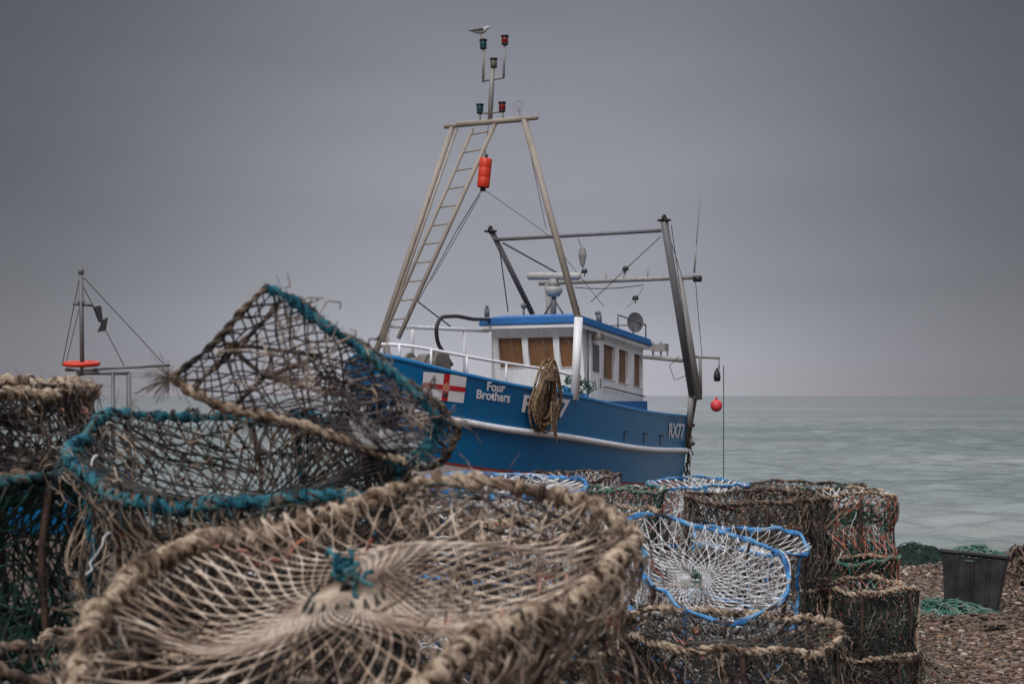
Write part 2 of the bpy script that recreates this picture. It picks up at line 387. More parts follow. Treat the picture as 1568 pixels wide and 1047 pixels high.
# ---------------- fishing boat
AL=math.radians(27); O=np.array([-2.23,22.0,0]); av=np.array([math.sin(AL),math.cos(AL),0]); pv=np.array([math.cos(AL),-math.sin(AL),0]); zv=np.array([0,0,1.])
def W(u,v,w): return O+av*u+pv*v+zv*w
def Bu(px,py,u):
    r=ray(px,py); s=(u+np.dot(O-CAM,av))/np.dot(r,av); return CAM+r*s
def Bv(px,py,v):
    r=ray(px,py); s=(v+np.dot(O-CAM,pv))/np.dot(r,pv); return CAM+r*s
LB=10.3
def herm(x,X,Y):
    X=np.array(X);Y=np.array(Y); m=np.gradient(Y,X); x=np.clip(np.asarray(x,float),X[0],X[-1])
    i=np.clip(np.searchsorted(X,x)-1,0,len(X)-2); h=X[i+1]-X[i]; t=(x-X[i])/h
    return (2*t**3-3*t**2+1)*Y[i]+(t**3-2*t**2+t)*h*m[i]+(-2*t**3+3*t**2)*Y[i+1]+(t**3-t**2)*h*m[i+1]
def SH(u): return herm(u,[0,.6,1.57,3.87,7.06,10.3],[2.31,2.12,1.93,1.68,1.37,1.22])
def BB(t): return herm(np.sqrt(np.clip(t,0,1)),[0,.212,.387,.612,.8,1],[0,.72,1.27,1.68,1.78,1.5])
DZ=[-2.4,-2.05,-1.42,-.72,0]; FZ=[.03,.74,.90,.955,1.0]
def fac(dz,t): 
    f=np.interp(dz,DZ,FZ); return 1-(1-f)*(1+1.6*(1-t)**4*(1-np.clip(-dz/2.4,0,1)*.6))
def HV(u,z):
    dz=z-SH(u); s=-dz*.42; t=np.clip((u-s)/(LB-s),0,1); return BB(t)*np.clip(fac(dz,t),.02,1)
def hpix(px,py):
    r=ray(px,py); k=r/r[1]; u=np.linspace(0.02,LB,1500); v=np.full_like(u,1.)
    for _ in range(6):
        y=O[1]+av[1]*u+pv[1]*v; z=CAMZ+k[2]*y; v=HV(u,z)
    x=O[0]+av[0]*u+pv[0]*v; e=x/y-k[0]; i=int(np.argmin(np.abs(e))); return u[i],z[i]
boat=empty('fishing_boat',W(5,0,-1))
def paint(name,c,rough=.4,grime=.35,sc_=2.5,dirt=(.08,.065,.055,1)):
    m=bpy.data.materials.new(name); m.use_nodes=True; nt=m.node_tree;N=nt.nodes;L=nt.links
    bs=N['Principled BSDF']; bs.inputs['Roughness'].default_value=rough
    tc=N.new('ShaderNodeTexCoord'); mp=N.new('ShaderNodeMapping'); mp.inputs['Scale'].default_value=(sc_*2.5,sc_*2.5,sc_*.5)
    L.new(tc.outputs['Object'],mp.inputs['Vector'])
    nz=N.new('ShaderNodeTexNoise'); nz.inputs['Scale'].default_value=1.6; nz.inputs['Detail'].default_value=8; nz.inputs['Roughness'].default_value=.65
    L.new(mp.outputs['Vector'],nz.inputs['Vector'])
    cr=N.new('ShaderNodeValToRGB'); cr.color_ramp.elements[0].position=.48; cr.color_ramp.elements[0].color=(0,0,0,1); cr.color_ramp.elements[1].position=.8; cr.color_ramp.elements[1].color=(1,1,1,1)
    L.new(nz.outputs['Fac'],cr.inputs['Fac'])
    mu=N.new('ShaderNodeMath'); mu.operation='MULTIPLY'; mu.inputs[1].default_value=grime; L.new(cr.outputs['Color'],mu.inputs[0])
    n3=N.new('ShaderNodeTexNoise'); n3.inputs['Scale'].default_value=.9; n3.inputs['Detail'].default_value=3; L.new(tc.outputs['Object'],n3.inputs['Vector'])
    mx0=N.new('ShaderNodeMixRGB'); mx0.inputs[1].default_value=tuple(x*.86 for x in c[:3])+(1,); mx0.inputs[2].default_value=tuple(min(1,x*1.12) for x in c[:3])+(1,); L.new(n3.outputs['Fac'],mx0.inputs[0])
    mx=N.new('ShaderNodeMixRGB'); L.new(mu.outputs[0],mx.inputs[0]); L.new(mx0.outputs[0],mx.inputs[1]); mx.inputs[2].default_value=dirt
    L.new(mx.outputs[0],bs.inputs['Base Color'])
    b=N.new('ShaderNodeBump'); b.inputs['Strength'].default_value=.15; b.inputs['Distance'].default_value=.02; L.new(n3.outputs['Fac'],b.inputs['Height']); L.new(b.outputs['Normal'],bs.inputs['Normal'])
    M[name]=m
paint('hull_blue',lin(4,108,162),.33,.28,2)
paint('roof_blue',lin(18,100,165),.45,.3,2)
paint('white_paint',lin(246,246,248),.45,.42,2.5,(.32,.27,.23,1))
paint('strake_white',lin(245,245,248),.4,.45,2.5,(.28,.22,.2,1))
paint('antifoul',lin(240,222,220),.7,.5,2,(.35,.2,.18,1))
paint('red_line',lin(150,60,60),.6,.4,2)
paint('deck_grey',lin(110,112,112),.7,.5,2)
paint('galv',lin(150,146,142),.55,.6,3,(.13,.10,.08,1))
paint('weathered',lin(162,150,138),.6,.6,3,(.13,.10,.08,1))
paint('steel_dark',lin(112,110,112),.5,.5,3)
paint('black_fit',lin(34,34,36),.5,.3,3)
paint('orange_float',lin(222,62,32),.45,.2,3)
paint('pink_float',lin(225,70,75),.4,.1,3)
paint('lampred',lin(120,20,25),.25,.1,3); paint('lampgreen',lin(20,70,70),.25,.1,3); paint('brass',lin(105,98,90),.4,.4,3)
paint('flag_red',lin(205,38,48),.5,.2,3); paint('flag_white',lin(242,240,242),.5,.15,3)
paint('win',lin(132,94,64),.3,.6,1.2,(.07,.045,.03,1))
paint('wood_dark',lin(78,62,52),.8,.6,3)
M['r_brown']=pm('rope_brown',[l(48,38,30),l(116,92,70),l(156,132,104),l(84,66,50)],20,.9,.5,100)
# hull
tt=np.linspace(0,1,90)**1.6
def hull_rows(dzs,push=0):
    R=[]
    for dz in dzs:
        s=-dz*.42; u=s+(LB-s)*tt; z=SH(u)+dz; v=BB(tt)*np.clip(fac(dz,tt),.02,1)+push
        R.append(np.stack([u,v,z],-1))
    return np.array(R)
def toW(A,side=1): return O+A[...,0:1]*av+A[...,1:2]*pv*side+A[...,2:3]*zv
def smd(a,b,n): return np.linspace(a,b,n)
BT=-1.36
g=G(); g2=G(); g3=G()
for sd_ in (1,-1):
    g.grid(toW(hull_rows(smd(BT,0,16)),sd_)); g2.grid(toW(hull_rows(smd(-2.4,BT-.03,12)),sd_)); g3.grid(toW(hull_rows(smd(BT-.035,BT+.005,3),.004),sd_))
for (a_,b_,gg) in ((BT,0,g),(-2.4,BT,g2)):
    rr=hull_rows(smd(a_,b_,8))[:,-1]
    P=np.stack([O+r[0]*av+zv*r[2]+pv*r[1]*np.linspace(-1,1,9)[:,None] for r in rr]); gg.grid(P)
g.build('hull_topsides','hull_blue',boat); g2.build('hull_bottom','antifoul',boat); g3.build('boot_line','red_line',boat)
g=G(); g4=G()
for sd_ in (1,-1):
    r1=hull_rows([0],-.06)[0]; r1[:,1]=np.maximum(r1[:,1],.0); r0_=hull_rows([-.35],-.08)[0]; r0_[:,1]=np.maximum(r0_[:,1],0)
    g.grid(toW(np.array([r0_,r1]),sd_))
    cp=hull_rows([0])[0]; cp[:,1]=np.maximum(cp[:,1]-.03,0); cp[:,2]+=.012
    g4.tube(toW(cp,sd_),.045,8,cap=True,good=True)
g.build('bulwark_inside','white_paint',boat); g4.build('gunwale_capping','hull_blue',boat)
r=hull_rows([-.35])[0]
P=np.stack([O+q[0]*av+zv*q[2]+pv*max(q[1]-.05,0)*np.linspace(-1,1,9)[:,None] for q in r]); g=G(); g.grid(P); g.build('deck','deck_grey',boat)
g=G()
for sd_ in (1,-1):
    q=hull_rows([-.70])[0]; q[:,1]+=.015
    q=q[2:]
    P=toW(q,sd_); 
    up_=np.array([0,0,.055]); out=nrm(np.gradient(P,axis=0)); out=np.cross(out,[0,0,1.])
    out*=np.sign((out*pv*sd_).sum(1,keepdims=True)); 
    prof=[(0,-1),(.045,-.75),(.062,0),(.045,.75),(0,1)]
    g.grid(np.array([P+out*a+up_*b for a,b in prof]))
g.build('rubbing_strake','strake_white',boat)
g=G(); 
st=np.array([W(-.01-dz*.42,0,float(SH(-dz*.42)) +dz) for dz in np.linspace(.03,-2.4,20)]); g.tube(st,.05,8,cap=True,good=True); g.build('stem_bar','hull_blue',boat)
g=G(); g.box((W(3,0,-.62)+W(10,0,-1.2))/2,.22,7.4,.25,ax=(pv,nrm(W(10,0,-1.2)-W(3,0,-.45)),zv)); g.build('keel','wood_dark',boat)
def patch(g,c4,rs_,off,ns=8,nt=4):
    s=np.linspace(rs_[0],rs_[1],ns)[None,:,None]; t=np.linspace(rs_[2],rs_[3],nt)[:,None,None]
    c=[np.array(x)[None,None] for x in c4]
    q=(1-s)*(1-t)*c[0]+s*(1-t)*c[1]+s*t*c[2]+(1-s)*t*c[3]
    v=HV(q[...,0],q[...,1])+off
    g.grid(O+q[...,0:1]*av+v[...,None]*pv+q[...,1:2]*zv)
fl=[hpix(645,610),hpix(709,617),hpix(714,576),hpix(648,569)]
g=G(); patch(g,fl,(0,1,0,1),.010,14,6); g.build('flag_field','flag_white',boat)
g=G(); patch(g,fl,(0,.43,.41,.59),.016,8,3); patch(g,fl,(.57,1,.41,.59),.016,8,3); patch(g,fl,(.43,.57,0,1),.016,3,8); g.build('flag_cross','flag_red',boat)
g=G()
for i in range(5):
    a=i*1.257; patch(g,fl,(.5+.055*math.cos(a)-.035,.5+.055*math.cos(a)+.035,.5+.1*math.sin(a)-.07,.5+.1*math.sin(a)+.07),.02+.0015*i,3,3)
paint('flag_pink',lin(225,150,120),.5,.2,3); g.build('flag_rose','flag_pink',boat)
g=G(); patch(g,fl,(.47,.53,.12,.3),.02,3,3); patch(g,fl,(.44,.56,.2,.26),.023,3,3); g.build('flag_stem','lampgreen',boat)
def text(s,c4,name,bold=.03,off=.016):
    cu=bpy.data.curves.new('t','FONT'); cu.body=s; cu.offset=bold; cu.resolution_u=3
    ob=bpy.data.objects.new('t',cu); sc.collection.objects.link(ob)
    dg=bpy.context.evaluated_depsgraph_get(); me=bpy.data.meshes.new_from_object(ob.evaluated_get(dg)); bpy.data.objects.remove(ob)
    V=np.array([v.co[:] for v in me.vertices]); mn=V.min(0);mx=V.max(0)
    s_=(V[:,0]-mn[0])/(mx[0]-mn[0]); t_=(V[:,1]-mn[1])/(mx[1]-mn[1]); s_=s_[:,None];t_=t_[:,None]
    c=[np.array(x)[None] for x in c4]
    q=(1-s_)*(1-t_)*c[0]+s_*(1-t_)*c[1]+s_*t_*c[2]+(1-s_)*t_*c[3]
    v=HV(q[:,0],q[:,1])+off
    P=O+q[:,0:1]*av+v[:,None]*pv+q[:,1:2]*zv-np.array(boat['loc'])
    for i,vv in enumerate(me.vertices): vv.co=P[i]
    me.materials.clear(); me.materials.append(M['flag_white']); o=bpy.data.objects.new(name,me); sc.collection.objects.link(o); o.parent=boat
def q4(a): return [hpix(*p) for p in a]
text('Four',q4([(744,598),(772,601),(773,587),(745,584)]),'name_lettering_upper')
text('Brothers',q4([(728,610),(779,617),(781,601),(729,596)]),'name_lettering_lower')
text('RX77',q4([(797,631),(867,641),(872,612),(801,604)]),'bow_number')
text('RX77',q4([(1023,670),(1046,671),(1048,649),(1024,647)]),'stern_number')
g=G()
for a in ((985,679,984,662),(1010,682,1009,665),(955,676,954,659)):
    c=q4([(a[0],a[1]),(a[0]+6,a[1]+1),(a[0]+6,a[3]+1),(a[0],a[3])]); patch(g,c,(0,.2,0,1),.012,2,2); patch(g,c,(.2,1,.85,1),.012,2,2)
g.build('scupper_flaps','black_fit',boat)
# wheelhouse
sl=lambda u:-.092*(u-6)
def wallp(g,gw,gf,P00,P10,P11,P01,wins,inn,dep=.05):
    P00,P10,P11,P01=map(np.array,(P00,P10,P11,P01))
    f=lambda s,t:(1-s)*(1-t)*P00+s*(1-t)*P10+s*t*P11+(1-s)*t*P01
    S=sorted({0,1,*[w[0] for w in wins],*[w[1] for w in wins]}); T=sorted({0,1,*[w[2] for w in wins],*[w[3] for w in wins]})
    for i in range(len(S)-1):
        for j in range(len(T)-1):
            m=((S[i]+S[i+1])/2,(T[j]+T[j+1])/2)
            if any(w[0]<m[0]<w[1] and w[2]<m[1]<w[3] for w in wins): continue
            g.add([f(S[i],T[j]),f(S[i+1],T[j]),f(S[i+1],T[j+1]),f(S[i],T[j+1])],[[0,1,2,3]])
    for w in wins:
        c=[f(w[0],w[2]),f(w[1],w[2]),f(w[1],w[3]),f(w[0],w[3])]; d=[x+inn*dep for x in c]
        for k in range(4): g.add([c[k],c[(k+1)%4],d[(k+1)%4],d[k]],[[0,1,2,3]])
        gw.add(d,[[0,1,2,3]])
        o=[x-inn*.008 for x in c]; gf.tube(np.array(o),.014,4,closed=True)
g=G();gw=G();gf=G()
hw=.95; zb=1.0; ztop=3.05
FL=lambda v,z:W(6.0+(3.05-z)*.17-.1,v,z)
wallp(g,gw,gf,FL(-hw,zb),FL(hw,zb),FL(hw,ztop),FL(-hw,ztop),[(.06,.34,.60,.885),(.40,.69,.60,.885),(.75,.94,.60,.885)],av)
def SP(u,z): return W(u,hw,z+sl(u))
g.add([FL(hw,zb),SP(6.9,zb),SP(6.9,ztop),FL(hw,ztop)],[[0,1,2,3]])
S2=lambda u:(u-6.9)/(9.07-6.9)
wallp(g,gw,gf,SP(6.9,zb+.55),SP(9.07,zb+.55),SP(9.07,ztop),SP(6.9,ztop),[(S2(6.95),S2(7.52),.38,.83),(S2(7.72),S2(8.22),.38,.83),(S2(8.52),S2(8.98),.38,.83)],-pv)
g.add([W(5.9,-hw,zb),W(9.07,-hw,zb),W(9.07,-hw,ztop-.28),W(5.9,-hw,ztop)],[[0,1,2,3]])
g.add([W(9.07,-hw,zb),W(9.07,hw,zb),W(9.07,hw,ztop-.28),W(9.07,-hw,ztop-.28)],[[0,1,2,3]])
g.build('wheelhouse_walls','white_paint',boat,smooth=False); gw.build('wheelhouse_windows','win',boat,smooth=False); gf.build('window_frames','white_paint',boat)
g=G(); g.add([SP(6.9,.6),SP(9.07,.6),SP(9.07,zb+.55),SP(6.9,zb+.55)],[[0,1,2,3]])
g.box(W(8.0,hw+.04,1.33),.04,2.3,.5,ax=(pv,av,zv)); g.build('wheelhouse_lower_panel','roof_blue',boat,smooth=False)
g=G(); dz0=[SP(6.28,1.25),SP(6.78,1.25),SP(6.78,2.9),SP(6.28,2.9)]
g.box8([x+pv*.01 for x in dz0]+[x+pv*.035 for x in dz0]); g.build('side_door','white_paint',boat,smooth=False)
g=G(); d=[SP(6.38,2.2),SP(6.68,2.2),SP(6.68,2.72),SP(6.38,2.72)]; g.box8([x+pv*.036 for x in d]+[x+pv*.045 for x in d]); g.build('door_window','steel_dark',boat,smooth=False)
g=G()
def roofslab(g,z0,z1,i0,i1):
    a=[W(5.62+i0,-1.1+i0,z0),W(5.62+i0,1.1-i0,z0),W(9.25-i0,1.1-i0,z0-.33),W(9.25-i0,-1.1+i0,z0-.33)]
    b=[W(5.62+i1,-1.1+i1,z1),W(5.62+i1,1.1-i1,z1),W(9.25-i1,1.1-i1,z1-.33),W(9.25-i1,-1.1+i1,z1-.33)]
    g.box8(a+b)
roofslab(g,3.05,3.2,.0,.03); g.build('wheelhouse_roof','roof_blue',boat,smooth=False,bevel=.02)
g=G(); roofslab(g,3.203,3.25,.18,.35); g.build('roof_crown','roof_blue',boat,smooth=False,bevel=.02)
g=G(); roofslab(g,2.98,3.047,.04,.04); g.build('roof_trim','white_paint',boat,smooth=False)
g=G()
T=lambda p,q,r,k=8:g.tube(np.array([p,q]),r,k,cap=True)
for v in (-.57,.12,.66): T(FL(v,2.8)-av*.03,FL(v+.12,2.45)-av*.03,.008,5)
T(SP(6.95,1.95)+pv*.06,SP(9.0,1.95)+pv*.06,.016,6)
for u in (7.0,8.0,8.95): T(SP(u,1.95),SP(u,1.95)+pv*.06,.012,5)
T(SP(6.12,1.4)+pv*.05,SP(6.12,3.0)+pv*.05,.02,6); T(SP(6.72,1.9)+pv*.06,SP(6.72,2.1)+pv*.06,.012,5)
g.build('wheelhouse_wipers_and_grabrails','steel_dark',boat)
# mast
g=G()
T(Bu(681,194,4.08),Bu(823,180,4.08),.045); T(Bu(700,191,4.08),Bu(806,182,4.08),.055)
RT=Bu(803,184,4.08); RBt=Bu(886,490,4.0)
T(RT,RBt,.06)
LT=Bu(692,196,4.08); LBt=Bv(575,542,-1.6); T(LT,LBt,.05)
LT2=Bu(700,196,4.08); T(LT2,Bv(583,532,-1.5),.025)
a0,a1=Bu(724,197,4.08),Bv(585,520,-1.5); b0,b1=Bu(758,190,4.08),Bv(610,518,-1.2)
T(a0,a1,.03); T(b0,b1,.04)
for i in range(11):
    f=(i+.35)/11.4; T(a0+(a1-a0)*f,b0+(b1-b0)*f,.017,6)
g.build('mast_tripod_and_ladder','weathered',boat)
g=G()
T(Bu(735,187,4.08),Bu(735,172,4.08),.02); T(Bu(770,184,4.08),Bu(770,170,4.08),.02)
T(Bu(750,190,4.08),Bu(755,88,4.08),.045); T(Bu(740,124,4.08),Bu(771,119,4.08),.022); T(Bu(740,126,4.08),Bu(740,70,4.08),.025); T(Bu(771,120,4.08),Bu(773,66,4.08),.022); T(Bu(735,174,4.08),Bu(770,171,4.08),.02)
g.build('mast_head_poles','galv',boat)
def lantern(px,py,lens,s=1.0,u=4.08):
    c=Bu(px,py,u); g=G(); z=np.array([-.09,-.085,-.06,-.06,.055,.06,.09,.1])*s; r=np.array([.0,.06,.065,.05,.05,.075,.07,.0])*s
    g.tube(np.stack([c[0]+0*z,c[1]+0*z,c[2]+z],-1),r+.001,10); g.build('lantern_body','black_fit',boat)
    g=G(); z=np.linspace(-.055,.05,4)*s; g.tube(np.stack([c[0]+0*z,c[1]+0*z,c[2]+z],-1),np.array([.055,.062,.062,.055])*s,12); g.build('lantern_lens',lens,boat)
lantern(740,68,'lampgreen'); lantern(773,62,'lampred'); lantern(756,97,'brass'); lantern(735,167,'lampgreen'); lantern(769,164,'lampred')
g=G(); c=Bu(794,162,4.08); th=np.linspace(0,6.283,20,endpoint=False)
for k in range(3):
    a=k*math.pi/3; g.tube(c+.1*np.stack([np.cos(th)*math.cos(a),np.cos(th)*math.sin(a),np.sin(th)],-1),.004,4,closed=True)
g.tube(np.array([c,Bu(797,182,4.08)]),.01,5); g.build('aerial_loops','galv',boat)
g=G(); T(RBt+zv*.05,Bu(880,612,4.0),.075,10); g.build('mast_post','white_paint',boat)
g=G(); cf=Bu(742,265,3.9); ax=nrm(np.array([.10,0,1.])); z=np.array([-.27,-.265,-.25,-.1,-.095,-.085,-.08,.08,.085,.095,.1,.25,.265,.27]); r=np.array([.02,.10,.112,.114,.112,.112,.114,.114,.112,.112,.114,.112,.10,.02])
g.tube(cf+z[:,None]*ax,r,16); g.build('orange_marker_float','orange_float',boat)
g=G(); g.tube(cf+np.array([.26,.34])[:,None]*ax,.03,6,cap=True); g.tube(cf-np.array([.26,.33])[:,None]*ax,.05,6,cap=True); g.build('float_fittings','black_fit',boat)
g=G()
def wire(*pts,r=.006,sag=0):
    P=np.array(pts)
    if len(P)==2 and sag: t=np.linspace(0,1,14)[:,None]; P=P[0]*(1-t)+P[1]*t; P[:,2]-=sag*4*(t*(1-t))[:,0]
    g.tube(P,r,4,good=len(P)>2)
wire(Bu(748,190,4.08),Bu(742,243,3.9)); wire(Bu(739,289,3.9),Bu(700,352,3.6),r=.009); wire(Bu(700,352,3.6),Bv(640,462,-1.),r=.007); wire(Bu(739,289,3.9),Bu(822,347,6)); wire(Bu(822,347,6),Bu(858,375,7))
wire(Bu(803,190,4.05),Bu(842,350,4.02)+np.array([-.07,0,0]),r=.005)
wire(Bu(770,372,8.2),Bu(857,420,8.2),r=.018); wire(Bu(1012,362,8.3),Bu(905,462,8.3),r=.008); wire(Bu(765,380,8.2),Bu(778,478,8.4),r=.012)
wire(Bu(885,365,8.2),Bu(890,378,8.2)); wire(Bu(1040,545,9.7),Bu(1025,560,9.7),Bu(1033,582,9.7),Bu(1050,575,9.7),r=.008)
wire(Bu(640,462,3),Bv(690,500,-.5),r=.012); wire(Bu(735,300,3.9),Bv(660,430,-1.2),r=.006); wire(Bu(1108,560,10.6),Bu(1108,738,10.6),r=.009)
wire(Bu(880,440,8.5),Bu(985,436,9),r=.01,sag=.05); wire(Bu(1020,345,8.1),Bu(1045,426,9.8),r=.007); wire(Bu(1028,345,8.1),Bu(1052,520,9.8),r=.007); wire(Bu(985,440,9.9),Bu(960,470,9.),r=.007,sag=.05)
wire(Bu(850,375,8.2),Bu(925,470,8.2),r=.006); wire(Bu(1065,430,9.9),Bu(1075,545,10.3),r=.007,sag=.04)
g.build('rigging_wires','black_fit',boat)
g=G()
T(Bu(752,352,8.1),Bu(815,480,9.4),.06); T(Bu(757,367,8.2),Bu(1012,353,8.2),.04); T(Bu(1017,338,8.1),Bu(1060,605,9.75),.08,10)
T(Bu(815,480,9.4),Bu(842,560,9.9),.06)
g.build('aft_gantry','steel_dark',boat)
g=G(); T(Bu(826,434,9.9),Bu(1072,424,9.9),.05); T(Bu(1040,426,9.9),Bu(1070,612,10.1),.08,10); T(Bu(838,434,9.9),Bu(846,560,9.9),.06)
T(Bu(985,546,10.0),Bu(1045,552,10.0),.045); T(Bu(1045,545,10.3),Bu(1102,548,10.3),.03); T(Bu(1072,545,10.3),Bu(1073,605,10.3),.035); T(Bu(1101,548,10.3),Bu(1101,566,10.3),.015)
T(Bu(1058,600,9.75),Bu(1056,650,9.8),.06)
g.build('stern_frame','galv',boat)
g=G()
for px,py,u in ((751,352,8.1),(1017,335,8.1)):
    c=Bu(px,py,u); th=np.linspace(0,6.283,16,endpoint=False)
    g.tube(c+.07*(np.cos(th)[:,None]*av+np.sin(th)[:,None]*zv)+0,.025,6,closed=True); g.box(c,.1,.06,.07,ax=(pv,av,zv)); g.box(c-zv*.03,.24,.14,.035,ax=(pv,av,zv))
c=Bu(1068,427,9.9); g.box(c,.16,.12,.12,ax=(pv,av,zv))
for px,py in ((958,411),(973,456),(895,415)):
    c=Bu(px,py,9.9); g.box(c,.12,.1,.1,ax=(pv,av,nrm(zv+.4*av)),taper=.7); g.tube(np.array([c,c+zv*-.12]),.012,5)
c=Bu(1098,573,10.3); g.tube(c+np.array([-.15,-.14,-.05,.06,.10,.14])[:,None]*zv,[.04,.07,.08,.06,.03,.015],6)
g.build('blocks_and_floodlights','black_fit',boat)
g=G(); T(Bu(1063,418,9.9),Bu(1075,262,9.9),.012,6); T(Bu(1063,418,9.9),Bu(1066,375,9.9),.02,6); T(Bu(992,425,9.9),Bu(992,408,9.9),.012); T(Bu(955,427,9.9),Bu(957,410,9.9),.012); T(Bu(928,427,9.9),Bu(928,418,9.9),.012)
g.build('whip_aerials','galv',boat)
g=G(); rcn=Bu(848,423,7.0); z=np.array([-.56,-.55,-.5,.5,.55,.56]); g.tube(rcn+z[:,None]*nrm(pv+.12*av-.03*zv),[.01,.06,.075,.075,.06,.01],8)
g.box(rcn-zv*.12,.2,.2,.14,ax=(pv,av,zv),taper=.6); g.tube(rcn+zv*(-.2-np.array([0,.02,.1,.2,.22]))[:,None],[.1,.17,.18,.12,.02],14)
paint('radar_grey',lin(185,182,176),.5,.4,3)
g.build('radar_scanner','radar_grey',boat,smooth=True)
g=G(); T(rcn-zv*.4,rcn-zv*.9,.05); T(rcn-zv*.45,rcn-zv*.9+pv*.3,.02); T(rcn-zv*.45,rcn-zv*.9-pv*.3,.02)
for px,u,v in ((757,5.8,-1),(930,6.9,.9)):
    c=W(u,v,3.2+sl(u)); T(c,c+zv*.16,.05); T(c+zv*.16,c+zv*.22,.03)
for u in (7.6,8.4,9.1):
    T(W(u,1.0,3.15+sl(u)),W(u,1.0,3.45+sl(u)),.016,6)
T(W(7.6,1.0,3.45+sl(7.6)),W(9.1,1.0,3.45+sl(9.1)),.016,6); T(W(9.1,1.,3.17),W(9.1,-.9,3.17),.016,6)
for (u,v,s_) in ((6.4,-.5,.06),(6.9,.4,.07),(7.6,.55,.05),(8.0,-.2,.07)):
    c=W(u,v,3.25+sl(u)); T(c,c+zv*.2,.02); g.sphere(c+zv*.24,s_,8,6)
g.build('roof_fittings','steel_dark',boat)
g=G(); dd=W(8.7,.9,3.2); th=np.linspace(0,6.283,19); rr=np.array([0.001,.1,.19,.21])[:,None]; n_=nrm(-av*.5+pv*.8); e1=nrm(np.cross(n_,zv)); 
g.grid(dd+n_*(rr[...,None]**2*1.0)+e1*(rr*np.cos(th))[...,None]+zv*(rr*np.sin(th))[...,None]); g.build('dish','steel_dark',boat)
g=G(); c=Bu(892,390,8.2); g.tube(c+np.array([-.28,-.2,0,.15,.18])[:,None]*zv,[.01,.05,.09,.05,.01],5); g.build('reflector','galv',boat,smooth=False)
g=G(); c=SP(6.4,2.86)+pv*.15; g.box(c,.2,.22,.14,ax=(pv,av,zv),taper=.7); g.build('floodlight','brass',boat,bevel=.01)
uu=np.linspace(.02,LB,1200); gu=np.stack([uu,np.maximum(HV(uu,SH(uu))-.06,0),SH(uu)],-1); gW=toW(gu); gpx=784+F*gW[:,0]/(gW[:,1]*cT+(gW[:,2]-CAMZ)*sT)
def railpt(px,py):
    i=int(np.argmin(np.abs(gpx-px))); b=gW[i].copy(); r=ray(px,py); k=r/r[1]; p=b.copy(); p[2]=CAMZ+k[2]*b[1]; return p,b
g=G(); pts=[railpt(x,y)[0] for x,y in ((585,527),(612,527),(650,533),(700,543),(750,552),(800,560),(840,566),(878,575))]
g.tube(smooth(pts,30),.025,8,cap=True,good=True)
for x,y in ((612,527),(660,535),(715,546),(775,556),(835,566)):
    p,b=railpt(x,y); T(p,b,.02,6)
p1=Bv(592,499,-1.5); p2=W(5.85,-1.0,2.95); T(p1,p2,.035); T(p1,p1-zv*.55,.06); T(p1+av*.9,p1+av*.9-zv*.6,.03); T(p1+(p2-p1)*.75,p1+(p2-p1)*.75-zv*.9,.03)
g.build('foredeck_rails','white_paint',boat)
g=G(); wc=W(1.9,-.1,2.22); th=np.array([-.32,-.31,-.26,-.25,-.1,-.09,.09,.1,.25,.26,.31,.32]); g.tube(wc+th[:,None]*pv,[.01,.2,.2,.11,.1,.17,.17,.1,.11,.2,.2,.01],16); g.box(wc-zv*.25,.7,.4,.35,ax=(pv,av,zv)); g.box(wc+av*.5-zv*.02,.35,.3,.5,ax=(pv,av,zv),taper=.7); g.build('anchor_winch','brass',boat,bevel=.015)
g=G(); g.tube(smooth([Bv(692,560,-.3),Bv(684,545,-.4),Bv(670,528,-.5),Bv(667,500,-.5),Bv(675,485,-.5),Bv(700,484,-.6),Bv(725,489,-.7),Bv(752,489,-.9)],50),.036,8,cap=True,good=True)
g.build('hydraulic_hose','black_fit',boat)
g=G()
for (u,v,w,s) in ((4.6,1.2,1.75,.16),(4.9,.9,1.7,.2),(4.3,.7,1.62,.22),(5.3,1.2,1.6,.2),(3.2,.9,1.75,.16)):
    g.sphere(W(u,v,w),s,10,7,(1,1,.8))
g.build('deck_tubs','hull_blue',boat)
g=G()
for i in range(40):
    c=W(4.2+rng.random()*1.0,1.3+.3*rng.random(),1.7+.35*rng.random())
    g.tube(c+np.cumsum(rng.normal(0,.03,(12,3))*[1,.4,1],0),.010,5,good=True)
g.build('deck_net_bundle','green',boat)
g=G(); uc,zc=hpix(829,606); uc-=.02
for i in range(20):
    th=np.linspace(0,6.283,44,endpoint=False); hh=.50+.07*rng.normal(); ww=.12+.20*(i/19)
    u=uc+ww*np.cos(th)*(1-.45*np.sin(th))+.025*rng.normal(); z=zc+.02+hh*np.sin(th)-.03*rng.random()
    v=np.maximum(HV(u,z)+.04,1.5)+.14*rng.random()
    g.tube(O+u[:,None]*av+v[:,None]*pv+z[:,None]*zv,.020,6,closed=True)
th=np.linspace(0,6.283,16,endpoint=False)
for i in range(7):
    g.tube(W(uc,1.72,zc+.26+.03*i)+(.19+.01*rng.random())*np.cos(th)[:,None]*av+.11*np.sin(th)[:,None]*pv,.02,6,closed=True)
for i in range(3):
    z=np.linspace(0,-.5-.08*i,10); g.tube(W(uc-.12+.09*i,1.82,zc-.1)+z[:,None]*zv+.02*np.sin(z*9+i)[:,None]*av,.018,6)
g.build('hung_rope_coil','r_brown',boat)
g=G(); c=W(10.45,1.45,1.05)
g.box(c,.10,.5,1.25,ax=(nrm(pv+.2*av),nrm(av-.2*pv),nrm(zv+.18*pv)));
for i in range(3): g.box(c+zv*(-.4+.4*i)+pv*.07,.05,.54,.08,ax=(nrm(pv+.2*av),nrm(av-.2*pv),nrm(zv+.18*pv)))
g.box(W(10.5,1.0,.2),.5,.12,1.4,ax=(pv,av,zv)); g.build('trawl_door','wood_dark',boat,smooth=False,bevel=.01)
g=G()
